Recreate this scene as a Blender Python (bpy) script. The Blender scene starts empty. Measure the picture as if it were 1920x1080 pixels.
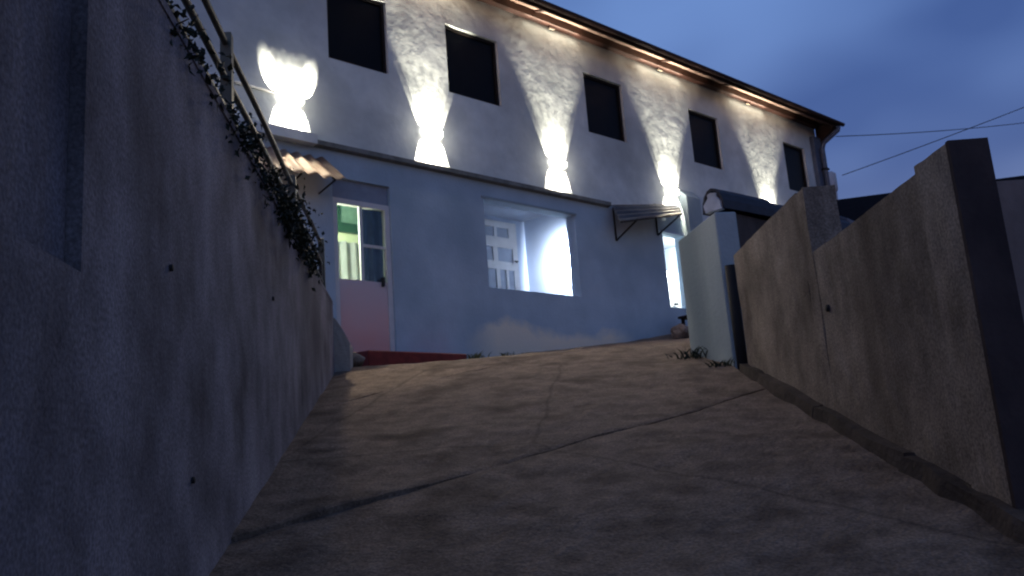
import bpy, bmesh, math, random
from mathutils import Vector, Matrix, noise
random.seed(7)
R = math.radians
scn = bpy.context.scene
COL = scn.collection

# ------------------------------------------------------------------ camera
cam_d = bpy.data.cameras.new('camera'); cam = bpy.data.objects.new('camera', cam_d); COL.objects.link(cam)
RM = ((0.99714, -0.07559, 0.0), (0.01529, 0.20164, 0.97934), (-0.07403, -0.97654, 0.20222))   # image axes in the world
cam.matrix_world = Matrix(((RM[0][0], -RM[0][1], -RM[0][2], 0.0), (RM[1][0], -RM[1][1], -RM[1][2], 0.0),
                           (RM[2][0], -RM[2][1], -RM[2][2], 1.4), (0, 0, 0, 1)))
cam_d.sensor_width = 36.0; cam_d.lens = 1635.0 / 1920 * 36
cam_d.clip_start = 0.05; cam_d.clip_end = 2000
cam_d.dof.use_dof = True; cam_d.dof.focus_distance = 1.5; cam_d.dof.aperture_fstop = 14.0
scn.camera = cam

# ------------------------------------------------------------------ dusk sky
SKY_STRENGTH = 1.2
world = bpy.data.worlds.new('World'); scn.world = world; world.use_nodes = True
wn, wl = world.node_tree.nodes, world.node_tree.links
wn.clear()
wo = wn.new('ShaderNodeOutputWorld'); wb = wn.new('ShaderNodeBackground'); wb.inputs['Strength'].default_value = SKY_STRENGTH
sky = wn.new('ShaderNodeTexSky'); sky.sky_type = 'NISHITA'; sky.sun_disc = False
sky.sun_elevation = R(-1.0); sky.sun_rotation = R(205); sky.altitude = 600; sky.air_density = 1.0; sky.dust_density = 1.5; sky.ozone_density = 3.0
tc = wn.new('ShaderNodeTexCoord')
mp = wn.new('ShaderNodeMapping'); mp.inputs['Scale'].default_value = (1.0, 1.0, 2.2); mp.inputs['Location'].default_value = (6.8196, -7.24582, -6.55256)
nz = wn.new('ShaderNodeTexNoise'); nz.inputs['Scale'].default_value = 1.5; nz.inputs['Detail'].default_value = 3; nz.inputs['Roughness'].default_value = 0.55
cr = wn.new('ShaderNodeValToRGB'); cr.color_ramp.elements[0].position = 0.40; cr.color_ramp.elements[0].color = (0.74, 0.68, 0.74, 1)
cr.color_ramp.elements[1].position = 0.68; cr.color_ramp.elements[1].color = (2.1, 1.72, 1.45, 1)
mx = wn.new('ShaderNodeMix'); mx.data_type = 'RGBA'; mx.blend_type = 'MULTIPLY'; mx.inputs[0].default_value = 1.0
wl.new(tc.outputs['Generated'], mp.inputs['Vector']); wl.new(mp.outputs[0], nz.inputs['Vector'])
wl.new(nz.outputs['Fac'], cr.inputs['Fac']); wl.new(sky.outputs[0], mx.inputs[6]); wl.new(cr.outputs[0], mx.inputs[7])
wl.new(mx.outputs[2], wb.inputs['Color']); wl.new(wb.outputs[0], wo.inputs['Surface'])

# last glow of the set sun, very weak and wide
sd = bpy.data.lights.new('sun', 'SUN'); so = bpy.data.objects.new('sun', sd); COL.objects.link(so)
sd.energy = 0.06; sd.angle = R(40); sd.color = (1.0, 0.84, 0.68)
SUN_EL, SUN_AZ = R(45), R(208)
so.rotation_euler = Vector((-math.sin(SUN_AZ) * math.cos(SUN_EL), -math.cos(SUN_AZ) * math.cos(SUN_EL), -math.sin(SUN_EL))).to_track_quat('-Z', 'Y').to_euler()

vs = scn.view_settings
vs.view_transform = 'Standard'; vs.look = 'None'; vs.exposure = 0.0; vs.gamma = 1.0; vs.use_curve_mapping = False
scn.cycles.use_denoising = True
scn.cycles.sample_clamp_indirect = 4.0
scn.cycles.max_bounces = 6
scn.cycles.filter_width = 2.0

# ------------------------------------------------------------------ materials
def newmat(name):
    m = bpy.data.materials.new(name); m.use_nodes = True
    return m, m.node_tree.nodes, m.node_tree.links, m.node_tree.nodes['Principled BSDF']

def weathered(name, c1, c2, c3=None, scale=3.0, stretch=(1, 1, 1), rough=0.9, bump=0.3, fine=45.0, streak=0.0, spec=0.25, detail=8, dist=0.02):
    """two-tone noise colour, optional dark streak stains running down, fine relief"""
    m, n, l, p = newmat(name)
    t = n.new('ShaderNodeTexCoord'); mpn = n.new('ShaderNodeMapping'); mpn.inputs['Scale'].default_value = stretch
    l.new(t.outputs['Object'], mpn.inputs['Vector'])
    a = n.new('ShaderNodeTexNoise'); a.inputs['Scale'].default_value = scale; a.inputs['Detail'].default_value = detail; a.inputs['Roughness'].default_value = 0.62
    l.new(mpn.outputs[0], a.inputs['Vector'])
    r = n.new('ShaderNodeValToRGB'); e = r.color_ramp.elements
    e[0].position = 0.32; e[0].color = (*c1, 1); e[1].position = 0.68; e[1].color = (*c2, 1)
    l.new(a.outputs['Fac'], r.inputs['Fac']); out = r.outputs[0]
    if c3:
        b = n.new('ShaderNodeTexNoise'); b.inputs['Scale'].default_value = scale * 0.45; b.inputs['Detail'].default_value = 6
        mp2 = n.new('ShaderNodeMapping'); mp2.inputs['Location'].default_value = (3.7, 1.9, 5.1)
        mp2.inputs['Scale'].default_value = (stretch[0], stretch[1], stretch[2] * (0.35 if streak else 1))
        l.new(t.outputs['Object'], mp2.inputs['Vector']); l.new(mp2.outputs[0], b.inputs['Vector'])
        rr = n.new('ShaderNodeValToRGB'); rr.color_ramp.elements[0].position = 0.5; rr.color_ramp.elements[1].position = 0.72
        l.new(b.outputs['Fac'], rr.inputs['Fac'])
        mxx = n.new('ShaderNodeMix'); mxx.data_type = 'RGBA'; mxx.inputs[7].default_value = (*c3, 1)
        l.new(rr.outputs[0], mxx.inputs[0]); l.new(out, mxx.inputs[6]); out = mxx.outputs[2]
    l.new(out, p.inputs['Base Color'])
    p.inputs['Roughness'].default_value = rough; p.inputs['Specular IOR Level'].default_value = spec
    f = n.new('ShaderNodeTexNoise'); f.inputs['Scale'].default_value = fine; f.inputs['Detail'].default_value = 6
    l.new(t.outputs['Object'], f.inputs['Vector'])
    ad = n.new('ShaderNodeMath'); ad.operation = 'MULTIPLY_ADD'; ad.inputs[1].default_value = 1.6
    l.new(a.outputs['Fac'], ad.inputs[0]); l.new(f.outputs['Fac'], ad.inputs[2])
    bp = n.new('ShaderNodeBump'); bp.inputs['Strength'].default_value = bump; bp.inputs['Distance'].default_value = dist
    l.new(ad.outputs[0], bp.inputs['Height']); l.new(bp.outputs[0], p.inputs['Normal'])
    return m

def plain(name, c, rough=0.6, metal=0.0, spec=0.4, var=0.2, scale=9.0):
    m, n, l, p = newmat(name)
    t = n.new('ShaderNodeTexCoord'); a = n.new('ShaderNodeTexNoise'); a.inputs['Scale'].default_value = scale; a.inputs['Detail'].default_value = 6
    l.new(t.outputs['Object'], a.inputs['Vector'])
    r = n.new('ShaderNodeValToRGB'); e = r.color_ramp.elements
    e[0].position = 0.3; e[0].color = (*[x * (1 - var) for x in c], 1); e[1].position = 0.7; e[1].color = (*[min(1, x * (1 + var)) for x in c], 1)
    l.new(a.outputs['Fac'], r.inputs['Fac']); l.new(r.outputs[0], p.inputs['Base Color'])
    p.inputs['Roughness'].default_value = rough; p.inputs['Metallic'].default_value = metal; p.inputs['Specular IOR Level'].default_value = spec
    return m

def emit(name, c, s):
    m, n, l, p = newmat(name)
    p.inputs['Base Color'].default_value = (*c, 1); p.inputs['Emission Color'].default_value = (*c, 1); p.inputs['Emission Strength'].default_value = s
    return m

M = {}
M['wall_l'] = weathered('old_grey_render', (0.075, 0.069, 0.080), (0.38, 0.355, 0.40), (0.06, 0.056, 0.066), 1.7, (1, 1, 0.7), 0.95, 0.25, 30, 1)
M['wall_r'] = weathered('brown_cement_render', (0.14, 0.113, 0.094), (0.36, 0.30, 0.25), (0.095, 0.074, 0.062), 3.2, (1, 1, 0.7), 0.95, 0.16, 30, 1)
M['drive'] = weathered('worn_driveway_concrete', (0.155, 0.112, 0.085), (0.30, 0.225, 0.172), (0.095, 0.068, 0.052), 6.5, (1, 1, 1), 0.95, 0.7, 38)
def add_cracks(m, scale, width, dark, seed):
    """thin wandering cracks and pale grit over a material's colour"""
    n, l = m.node_tree.nodes, m.node_tree.links; p = n['Principled BSDF']; src = p.inputs['Base Color'].links[0].from_socket
    t = n.new('ShaderNodeTexCoord'); mpn = n.new('ShaderNodeMapping'); mpn.inputs['Location'].default_value = (seed, seed * 0.7, 0); l.new(t.outputs['Object'], mpn.inputs['Vector'])
    w = n.new('ShaderNodeTexNoise'); w.inputs['Scale'].default_value = scale * 2.2; w.inputs['Detail'].default_value = 5; l.new(mpn.outputs[0], w.inputs['Vector'])
    ad = n.new('ShaderNodeMix'); ad.data_type = 'VECTOR'; ad.inputs[0].default_value = 0.22; l.new(mpn.outputs[0], ad.inputs[4]); l.new(w.outputs['Color'], ad.inputs[5])
    v = n.new('ShaderNodeTexVoronoi'); v.feature = 'DISTANCE_TO_EDGE'; v.inputs['Scale'].default_value = scale; l.new(ad.outputs[1], v.inputs['Vector'])
    mr = n.new('ShaderNodeMapRange'); mr.inputs['From Min'].default_value = 0.0; mr.inputs['From Max'].default_value = width; mr.inputs['To Min'].default_value = dark; mr.inputs['To Max'].default_value = 1.0; l.new(v.outputs['Distance'], mr.inputs['Value'])
    g = n.new('ShaderNodeTexNoise'); g.inputs['Scale'].default_value = 70; g.inputs['Detail'].default_value = 3; l.new(t.outputs['Object'], g.inputs['Vector'])
    gr = n.new('ShaderNodeMapRange'); gr.inputs['From Min'].default_value = 0.35; gr.inputs['From Max'].default_value = 0.7; gr.inputs['To Min'].default_value = 0.72; gr.inputs['To Max'].default_value = 1.35; l.new(g.outputs['Fac'], gr.inputs['Value'])
    mu = n.new('ShaderNodeMath'); mu.operation = 'MULTIPLY'; l.new(mr.outputs[0], mu.inputs[0]); l.new(gr.outputs[0], mu.inputs[1])
    mx2 = n.new('ShaderNodeMix'); mx2.data_type = 'RGBA'; mx2.blend_type = 'MULTIPLY'; mx2.inputs[0].default_value = 1.0
    l.new(src, mx2.inputs[6]); l.new(mu.outputs[0], mx2.inputs[7]); l.new(mx2.outputs[2], p.inputs['Base Color'])
add_cracks(M['drive'], 0.33, 0.006, 0.62, 2.3)
add_cracks(M['wall_l'], 0.3, 0.004, 0.88, 5.1)
add_cracks(M['wall_r'], 0.3, 0.004, 0.88, 1.7)
M['earth'] = weathered('packed_earth', (0.08, 0.06, 0.045), (0.17, 0.13, 0.1), None, 2.0, (1, 1, 1), 1.0, 0.6, 20)
M['kerb'] = weathered('stained_kerb', (0.045, 0.034, 0.03), (0.10, 0.078, 0.066), (0.035, 0.03, 0.026), 4.0, (1, 1, 1), 0.95, 0.5, 30)
M['upper'] = weathered('smudged_white_render', (0.58, 0.63, 0.64), (0.80, 0.85, 0.86), (0.46, 0.50, 0.51), 1.7, (1, 1, 1), 0.9, 0.34, 3.0, 0, 0.25, 3.5, 0.035)
M['trim'] = weathered('dirty_ledge', (0.14, 0.15, 0.145), (0.26, 0.27, 0.26), None, 5.0, (1, 1, 1), 0.9, 0.3, 30)
M['room'] = plain('pale_blue_paint', (0.5, 0.58, 0.72), 0.8, var=0.06, scale=3)
M['roomw'] = plain('cream_paint', (0.72, 0.74, 0.48), 0.8, var=0.05, scale=3)
M['ceil'] = plain('dull_ceiling', (0.3, 0.33, 0.4), 0.9, var=0.1)
M['bluepost'] = weathered('blue_grey_wall_paint', (0.30, 0.37, 0.41), (0.43, 0.50, 0.53), (0.20, 0.26, 0.30), 2.0, (1, 1, 0.6), 0.9, 0.25, 30, 1)
M['frame'] = plain('black_brown_wood', (0.018, 0.013, 0.012), 0.6, spec=0.2)
M['pane'] = plain('dark_pane', (0.006, 0.006, 0.008), 0.35, spec=0.12)
M['redwood'] = plain('red_brown_timber', (0.035, 0.012, 0.008), 0.65, scale=5, var=0.3)
M['darkwood'] = plain('dark_fascia', (0.035, 0.016, 0.014), 0.6, var=0.3)
M['soffit'] = plain('soffit_board', (0.30, 0.20, 0.16), 0.75, scale=4)
M['tile'] = plain('clay_tile', (0.07, 0.032, 0.026), 0.8, var=0.35, scale=14)
M['white'] = plain('white_door_paint', (0.72, 0.70, 0.70), 0.5, var=0.06)
M['redfloor'] = plain('red_polished_step', (0.26, 0.03, 0.022), 0.35, var=0.3)
M['rust'] = weathered('cream_rusty_sheet', (0.46, 0.36, 0.28), (0.66, 0.57, 0.47), (0.33, 0.2, 0.13), 4.0, (1, 1, 1), 0.6, 0.1, 40)
M['zinc'] = weathered('blue_grey_sheet', (0.10, 0.125, 0.16), (0.18, 0.215, 0.26), (0.07, 0.068, 0.065), 3.0, (1, 1, 1), 0.4, 0.1, 40, 0, 0.6)
M['iron'] = plain('dark_iron', (0.02, 0.02, 0.022), 0.55, 0.3, var=0.3)
M['railpipe'] = plain('painted_rail', (0.10, 0.105, 0.085), 0.5, 0.2, var=0.3)
M['leaf'] = plain('dark_leaf', (0.014, 0.022, 0.010), 0.6, var=0.5, scale=18)
M['dryleaf'] = plain('dry_weed', (0.16, 0.14, 0.05), 0.7, var=0.4, scale=18)
M['stem'] = plain('woody_stem', (0.06, 0.045, 0.03), 0.8)
M['wire'] = plain('black_wire', (0.015, 0.015, 0.018), 0.6)
M['green'] = plain('green_frame', (0.012, 0.05, 0.024), 0.6)
M['greenpane'] = plain('pale_green_glass', (0.16, 0.26, 0.19), 0.3)
M['curtain'] = plain('navy_curtain', (0.06, 0.08, 0.16), 0.9)
M['lace'] = plain('pale_curtain', (0.8, 0.82, 0.8), 0.9, var=0.06)
M['stone'] = weathered('rubble_stone', (0.15, 0.11, 0.09), (0.34, 0.27, 0.22), None, 9, (1, 1, 1), 0.95, 0.5, 40)
M['alu'] = plain('dull_tin', (0.6, 0.62, 0.6), 0.35, 0.8)
M['mortar'] = plain('white_mortar', (0.65, 0.66, 0.68), 0.9)
M['slate'] = plain('dark_ridge_tile', (0.028, 0.03, 0.042), 0.6, var=0.3)
M['opal'] = emit('opal_diffuser', (1.0, 0.93, 0.80), 7.0)
M['opal_soft'] = emit('soft_diffuser', (0.5, 0.42, 0.32), 0.25)
M['pipe_d'] = plain('navy_downpipe', (0.10, 0.12, 0.17), 0.5)
M['pale'] = plain('pale_tank', (0.5, 0.52, 0.55), 0.9)  # pale colour stands in for distance haze on the tower
M['hole'] = plain('weep_pipe', (0.02, 0.02, 0.022), 0.8)
M['pierm'] = weathered('pale_cement_pier', (0.34, 0.32, 0.30), (0.5, 0.48, 0.45), None, 5, (1, 1, 1), 0.95, 0.4, 30)
M['nroof'] = plain('sooty_roof', (0.016, 0.014, 0.016), 1.0, spec=0.05)
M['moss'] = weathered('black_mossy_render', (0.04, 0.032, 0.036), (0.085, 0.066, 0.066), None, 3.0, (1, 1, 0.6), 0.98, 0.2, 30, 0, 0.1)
M['moss2'] = weathered('dark_mossy_render', (0.06, 0.05, 0.05), (0.12, 0.10, 0.095), None, 3.0, (1, 1, 0.6), 0.98, 0.2, 30, 0, 0.1)  # one dark tone for the panel behind the gate wing
M['wall_d'] = weathered('dull_brown_render', (0.17, 0.14, 0.135), (0.34, 0.28, 0.27), None, 2.6, (1, 1, 0.6), 0.95, 0.2, 30)
M['conduit'] = plain('white_conduit', (0.75, 0.75, 0.72), 0.5)

# the ground-floor render: pale blue, an uneven beige stain and glow painted in along its foot
def lower_material():
    m = weathered('pale_blue_render', (0.43, 0.54, 0.62), (0.55, 0.66, 0.75), (0.34, 0.44, 0.52), 1.4, (1, 1, 1), 0.9, 0.2, 25)
    n, l = m.node_tree.nodes, m.node_tree.links; p = n['Principled BSDF']
    src = p.inputs['Base Color'].links[0].from_socket
    t = n.new('ShaderNodeTexCoord'); s = n.new('ShaderNodeSeparateXYZ'); l.new(t.outputs['Object'], s.inputs[0])
    def math_(op, a, b):
        k = n.new('ShaderNodeMath'); k.operation = op
        for i, v in enumerate((a, b)):
            if isinstance(v, (int, float)): k.inputs[i].default_value = v
            else: l.new(v, k.inputs[i])
        return k.outputs[0]
    nn = n.new('ShaderNodeTexNoise'); nn.inputs['Scale'].default_value = 2.5; nn.inputs['Detail'].default_value = 4; l.new(t.outputs['Object'], nn.inputs['Vector'])
    # height of the painted stain and glow over the foot: rises along the wall with the ground, with a peak near x = 1.75
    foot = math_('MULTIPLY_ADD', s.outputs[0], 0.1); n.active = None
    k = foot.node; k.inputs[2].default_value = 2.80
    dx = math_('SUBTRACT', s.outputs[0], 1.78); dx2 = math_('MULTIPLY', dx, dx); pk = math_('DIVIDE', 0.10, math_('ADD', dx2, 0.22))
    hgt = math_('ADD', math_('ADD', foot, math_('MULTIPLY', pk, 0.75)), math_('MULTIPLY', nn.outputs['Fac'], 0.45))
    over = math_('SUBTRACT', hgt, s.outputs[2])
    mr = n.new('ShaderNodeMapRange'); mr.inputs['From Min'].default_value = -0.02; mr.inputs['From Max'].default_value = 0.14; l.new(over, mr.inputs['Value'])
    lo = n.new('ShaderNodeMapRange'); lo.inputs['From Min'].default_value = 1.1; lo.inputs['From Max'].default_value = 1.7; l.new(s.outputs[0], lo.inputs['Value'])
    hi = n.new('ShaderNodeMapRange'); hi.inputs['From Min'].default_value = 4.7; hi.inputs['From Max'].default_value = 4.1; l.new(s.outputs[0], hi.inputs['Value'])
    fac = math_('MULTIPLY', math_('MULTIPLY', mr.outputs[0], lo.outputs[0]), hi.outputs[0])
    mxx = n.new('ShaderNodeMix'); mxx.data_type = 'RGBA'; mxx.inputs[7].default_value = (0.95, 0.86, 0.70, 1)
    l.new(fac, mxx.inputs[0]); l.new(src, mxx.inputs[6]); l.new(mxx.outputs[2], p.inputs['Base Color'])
    return m
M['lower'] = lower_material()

# the door panel: off-white, the step's red bounce painted in towards its foot
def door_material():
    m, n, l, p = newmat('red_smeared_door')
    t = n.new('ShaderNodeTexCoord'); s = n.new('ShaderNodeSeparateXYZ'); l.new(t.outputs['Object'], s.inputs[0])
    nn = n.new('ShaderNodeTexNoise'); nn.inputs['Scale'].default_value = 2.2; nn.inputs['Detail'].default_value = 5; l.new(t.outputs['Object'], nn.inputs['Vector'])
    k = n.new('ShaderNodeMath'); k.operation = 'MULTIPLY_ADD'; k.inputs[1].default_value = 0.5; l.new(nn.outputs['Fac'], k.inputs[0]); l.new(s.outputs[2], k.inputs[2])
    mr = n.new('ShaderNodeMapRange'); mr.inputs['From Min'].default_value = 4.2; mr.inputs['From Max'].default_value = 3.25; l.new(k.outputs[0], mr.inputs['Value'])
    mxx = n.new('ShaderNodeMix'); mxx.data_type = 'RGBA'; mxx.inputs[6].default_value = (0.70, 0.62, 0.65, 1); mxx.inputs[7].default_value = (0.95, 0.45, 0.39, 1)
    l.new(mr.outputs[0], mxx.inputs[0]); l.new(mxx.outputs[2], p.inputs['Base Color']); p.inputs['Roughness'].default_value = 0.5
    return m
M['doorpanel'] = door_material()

# glass that lets the room be seen
def glass_material():
    m, n, l, p = newmat('door_glass')
    g = n.new('ShaderNodeBsdfGlossy'); g.inputs['Roughness'].default_value = 0.08
    tr = n.new('ShaderNodeBsdfTransparent'); tr.inputs['Color'].default_value = (0.85, 0.9, 0.88, 1)
    ms = n.new('ShaderNodeMixShader'); ms.inputs[0].default_value = 0.07
    l.new(tr.outputs[0], ms.inputs[1]); l.new(g.outputs[0], ms.inputs[2]); l.new(ms.outputs[0], n['Material Output'].inputs['Surface'])
    return m
M['glass'] = glass_material()

# ------------------------------------------------------------------ mesh helpers
def link(name, bm, mat, parent=None, bevel=0.0, smooth=False):
    if bevel:
        bmesh.ops.bevel(bm, geom=bm.edges[:], offset=bevel, segments=1, affect='EDGES', clamp_overlap=True)
    bmesh.ops.recalc_face_normals(bm, faces=bm.faces[:])
    me = bpy.data.meshes.new(name); bm.to_mesh(me); bm.free()
    if smooth:
        for pl in me.polygons: pl.use_smooth = True
    me.materials.append(M[mat])
    o = bpy.data.objects.new(name, me); COL.objects.link(o)
    if parent: o.parent = parent
    return o

def tag(o, label, cat, group=None):
    o['label'] = label; o['category'] = cat
    if group: o['group'] = group
    return o

def struct(o):
    o['kind'] = 'structure'; return o

def empty(name, loc=(0, 0, 0), rz=0.0):
    o = bpy.data.objects.new(name, None); COL.objects.link(o); o.location = loc; o.rotation_euler = (0, 0, rz); o.empty_display_size = 0.2
    return o

def box(bm, a, b):
    (x0, y0, z0), (x1, y1, z1) = a, b
    v = [bm.verts.new(c) for c in ((x0, y0, z0), (x1, y0, z0), (x1, y1, z0), (x0, y1, z0), (x0, y0, z1), (x1, y0, z1), (x1, y1, z1), (x0, y1, z1))]
    for f in ((0, 1, 2, 3), (4, 5, 6, 7), (0, 1, 5, 4), (1, 2, 6, 5), (2, 3, 7, 6), (3, 0, 4, 7)): bm.faces.new([v[i] for i in f])

def boxo(name, a, b, mat, parent=None, bevel=0.0):
    bm = bmesh.new(); box(bm, a, b); return link(name, bm, mat, parent, bevel)

def prism(bm, pts, off):
    """closed polygon pts extruded by the vector off"""
    off = Vector(off); a = [bm.verts.new(p) for p in pts]; b = [bm.verts.new(Vector(p) + off) for p in pts]
    bm.faces.new(a); bm.faces.new(b)
    for i in range(len(pts)): bm.faces.new((a[i], a[(i + 1) % len(pts)], b[(i + 1) % len(pts)], b[i]))

def tube(bm, pts, r, seg=8):
    pts = [Vector(p) for p in pts]; rings = []
    for i, p in enumerate(pts):
        d = (pts[min(i + 1, len(pts) - 1)] - pts[max(i - 1, 0)]).normalized()
        s = d.cross(Vector((0, 0, 1))) if abs(d.z) < 0.95 else d.cross(Vector((0, 1, 0)))
        s.normalize(); t = d.cross(s)
        rr = r[i] if isinstance(r, (list, tuple)) else r
        rings.append([bm.verts.new(p + (s * math.cos(k * 2 * math.pi / seg) + t * math.sin(k * 2 * math.pi / seg)) * rr) for k in range(seg)])
    for a, b in zip(rings, rings[1:]):
        for k in range(seg): bm.faces.new((a[k], a[(k + 1) % seg], b[(k + 1) % seg], b[k]))
    bm.faces.new(rings[0]); bm.faces.new(rings[-1])

def tubeo(name, pts, r, mat, parent=None, seg=8):
    bm = bmesh.new(); tube(bm, pts, r, seg); return link(name, bm, mat, parent, smooth=True)

def holed_wall(bm, u0, u1, z0, z1, holes, y0, y1, back=True):
    """slab in the plane y between y0 (outer) and y1 (inner) with rectangular holes (u0,u1,z0,z1), one welded mesh"""
    us = sorted({u0, u1, *[h[0] for h in holes], *[h[1] for h in holes]}); zs = sorted({z0, z1, *[h[2] for h in holes], *[h[3] for h in holes]})
    us = [u for u in us if u0 <= u <= u1]; zs = [z for z in zs if z0 <= z <= z1]
    solid = lambda i, j: 0 <= i < len(us) - 1 and 0 <= j < len(zs) - 1 and not any(
        h[0] < (us[i] + us[i + 1]) / 2 < h[1] and h[2] < (zs[j] + zs[j + 1]) / 2 < h[3] for h in holes)
    V = {}
    def v(i, j, k):
        if (i, j, k) not in V: V[(i, j, k)] = bm.verts.new((us[i], (y0, y1)[k], zs[j]))
        return V[(i, j, k)]
    for i in range(len(us) - 1):
        for j in range(len(zs) - 1):
            if not solid(i, j): continue
            bm.faces.new((v(i, j, 0), v(i + 1, j, 0), v(i + 1, j + 1, 0), v(i, j + 1, 0)))
            bm.faces.new((v(i, j, 1), v(i + 1, j, 1), v(i + 1, j + 1, 1), v(i, j + 1, 1)))
            for (di, dj, p, q) in ((-1, 0, (i, j), (i, j + 1)), (1, 0, (i + 1, j), (i + 1, j + 1)), (0, -1, (i, j), (i + 1, j)), (0, 1, (i, j + 1), (i + 1, j + 1))):
                if not solid(i + di, j + dj): bm.faces.new((v(*p, 0), v(*q, 0), v(*q, 1), v(*p, 1)))

def rough(bm, amp, sc, seed=0.0, cuts=0):
    if cuts: bmesh.ops.subdivide_edges(bm, edges=bm.edges[:], cuts=cuts, use_grid_fill=True)
    for v in bm.verts:
        v.co += noise.noise_vector(v.co * sc + Vector((seed, seed * 1.7, seed * 0.3))) * amp

def copy_tree(o, parent=None):
    c = o.copy(); COL.objects.link(c); c.parent = parent
    for ch in list(o.children):
        copy_tree(ch, c)
    return c

# ------------------------------------------------------------------ ground and driveway
def gz(y):
    """height of the ground: a steep ramp that eases off by the house"""
    if y < -1.0: return -0.272
    if y < 9.6: return 0.272 * y
    if y < 12.1: return 2.611 + (y - 9.6) * 0.133
    if y < 14.0: return 2.944 + (y - 12.1) * 0.165
    return 3.257 + (min(y, 15.1) - 14.0) * 0.24

bm = bmesh.new()
xs = [-400, -120, -40, -12, -3, 0, 2.2, 6, 14, 40, 120, 400]; ys = [-300, -60, -12, -1, 2, 5, 8, 9.6, 12.1, 14, 15.1, 25, 60, 150, 500]
gv = [[bm.verts.new((x, y, gz(y) - 0.08)) for x in xs] for y in ys]
for j in range(len(ys) - 1):
    for i in range(len(xs) - 1): bm.faces.new((gv[j][i], gv[j][i + 1], gv[j + 1][i + 1], gv[j + 1][i]))
struct(link('ground', bm, 'earth'))

drive = struct(empty('driveway'))
# joints between the poured slabs run slantwise across the ramp
def joint(k):
    return {0: lambda x: -4.0, 1: lambda x: -0.6 + 0.76 * x, 2: lambda x: 5.37 + 0.765 * x + 0.03 * math.sin(4 * x), 3: lambda x: 9.36 + 1.1 * x * (1 if x < 0 else 0.75) + 0.04 * math.sin(5 * x),
            4: lambda x: 15.9}[k]
def slab(k):
    lo, hi = joint(k), joint(k + 1); bm = bmesh.new()
    nx = 90; x0, x1 = -3.4, 1.93 if k < 3 else 4.6
    ny = (40, 90, 90, 90)[k]; top = []
    for j in range(ny + 1):
        row = []
        for i in range(nx + 1):
            x = x0 + (x1 - x0) * i / nx
            g_ = 0.004 + 0.006 * max(0.0, noise.noise(Vector((x * 1.1, 3.3, 0))))
            a, b = lo(x) + g_, hi(x) - g_; y = a + (b - a) * j / ny
            edge = min(j, ny - j)
            if edge == 0: y += (0.02 if j == 0 else -0.02) * abs(noise.noise(Vector((x * 6, k * 9.1, 0))))
            p = Vector((x, y, k * 3.0))
            z = gz(y) + 0.022 * noise.noise(p * 0.9) + 0.013 * noise.noise(p * 3.1) + 0.006 * noise.noise(p * 9) - (0.006 if edge == 0 else 0)
            z += (0.0, 0.0, 0.008, 0.0)[k]
            row.append(bm.verts.new((x, y, z)))
        top.append(row)
    for j in range(ny):
        for i in range(nx): bm.faces.new((top[j][i], top[j][i + 1], top[j + 1][i + 1], top[j + 1][i]))
    for row in (top[0], top[-1]):
        low = [bm.verts.new(v.co + Vector((0, 0, -0.09))) for v in row]
        for i in range(nx): bm.faces.new((row[i], row[i + 1], low[i + 1], low[i]))
    return link('slab', bm, 'drive', drive, smooth=False)
for k in range(4): slab(k)

kerb = struct(empty('kerb'))
y = -3.9; kk = 0
while y < 7.5:
    L = 1.15 + 0.2 * random.random(); b = bmesh.new(); y1 = min(y + L, 7.62)
    e = 0.012
    prism(b, [(1.885, y + e, gz(y) - 0.1), (1.885, y1 - e, gz(y1) - 0.1), (1.93, y1 - e, gz(y1) + 0.075), (1.93, y + e, gz(y) + 0.075)], (0.14, 0, 0))
    rough(b, 0.025, 4.0, kk, 5); rough(b, 0.010, 14.0, kk)
    link('kerb_stone', b, 'kerb', kerb); y = y1; kk += 1

# raised yard behind the left wall
bm = bmesh.new()
prism(bm, [(-1.5, -6, 3.22), (-2.03, 9.3, 3.22), (-2.35, 10.1, 3.22), (-9.3, 3.9, 3.22), (-30, 3.9, 3.22), (-30, -6, 3.22)], (0, 0, -3.8))
struct(link('yard', bm, 'earth'))

# ------------------------------------------------------------------ left boundary wall (local x runs along it, -y is its face)
LA = math.atan2(1.0, -0.10778)
lw = tag(empty('boundary_wall', (-0.966, 0, 0), LA), 'tall stained grey retaining wall with a railing and creepers along its top', 'wall')
# in local space the face looks to -y (towards the driveway)
bm = bmesh.new()
holed_wall(bm, -5.0, 9.45, -1.2, 3.3, [(-5.0, 2.43, 2.04, 3.3)], 0.0, 0.22)
link('wall_face', bm, 'wall_l', lw)
bm = bmesh.new(); box(bm, (-5.0, 0.045, 2.045), (2.425, 0.225, 3.3)); link('recessed_panel', bm, 'wall_l', lw)
bm = bmesh.new(); prism(bm, [(9.44, -0.17, 1.8), (9.44, 0.10, 1.8), (9.44, 0.10, 3.25), (9.44, -0.02, 3.16), (9.44, -0.17, 2.86)], (0.36, 0, 0)); rough(bm, 0.018, 4, 3, 3)
link('end_pier', bm, 'pierm', lw)
bm = bmesh.new(); prism(bm, [(2.43, -0.008, 3.3), (9.45, -0.008, 3.3), (9.45, -0.008, 3.34), (2.43, -0.008, 3.34)], (0, 0.25, 0)); rough(bm, 0.01, 5, 1, 4)
link('coping', bm, 'wall_l', lw)
for (s, z) in ((3.30, 2.26), (3.62, 1.45), (5.6, 2.6)):
    bm = bmesh.new(); tube(bm, [(s, -0.012, z), (s, 0.05, z)], 0.014, 10); link('weep_pipe', bm, 'hole', lw, smooth=True)

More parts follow.
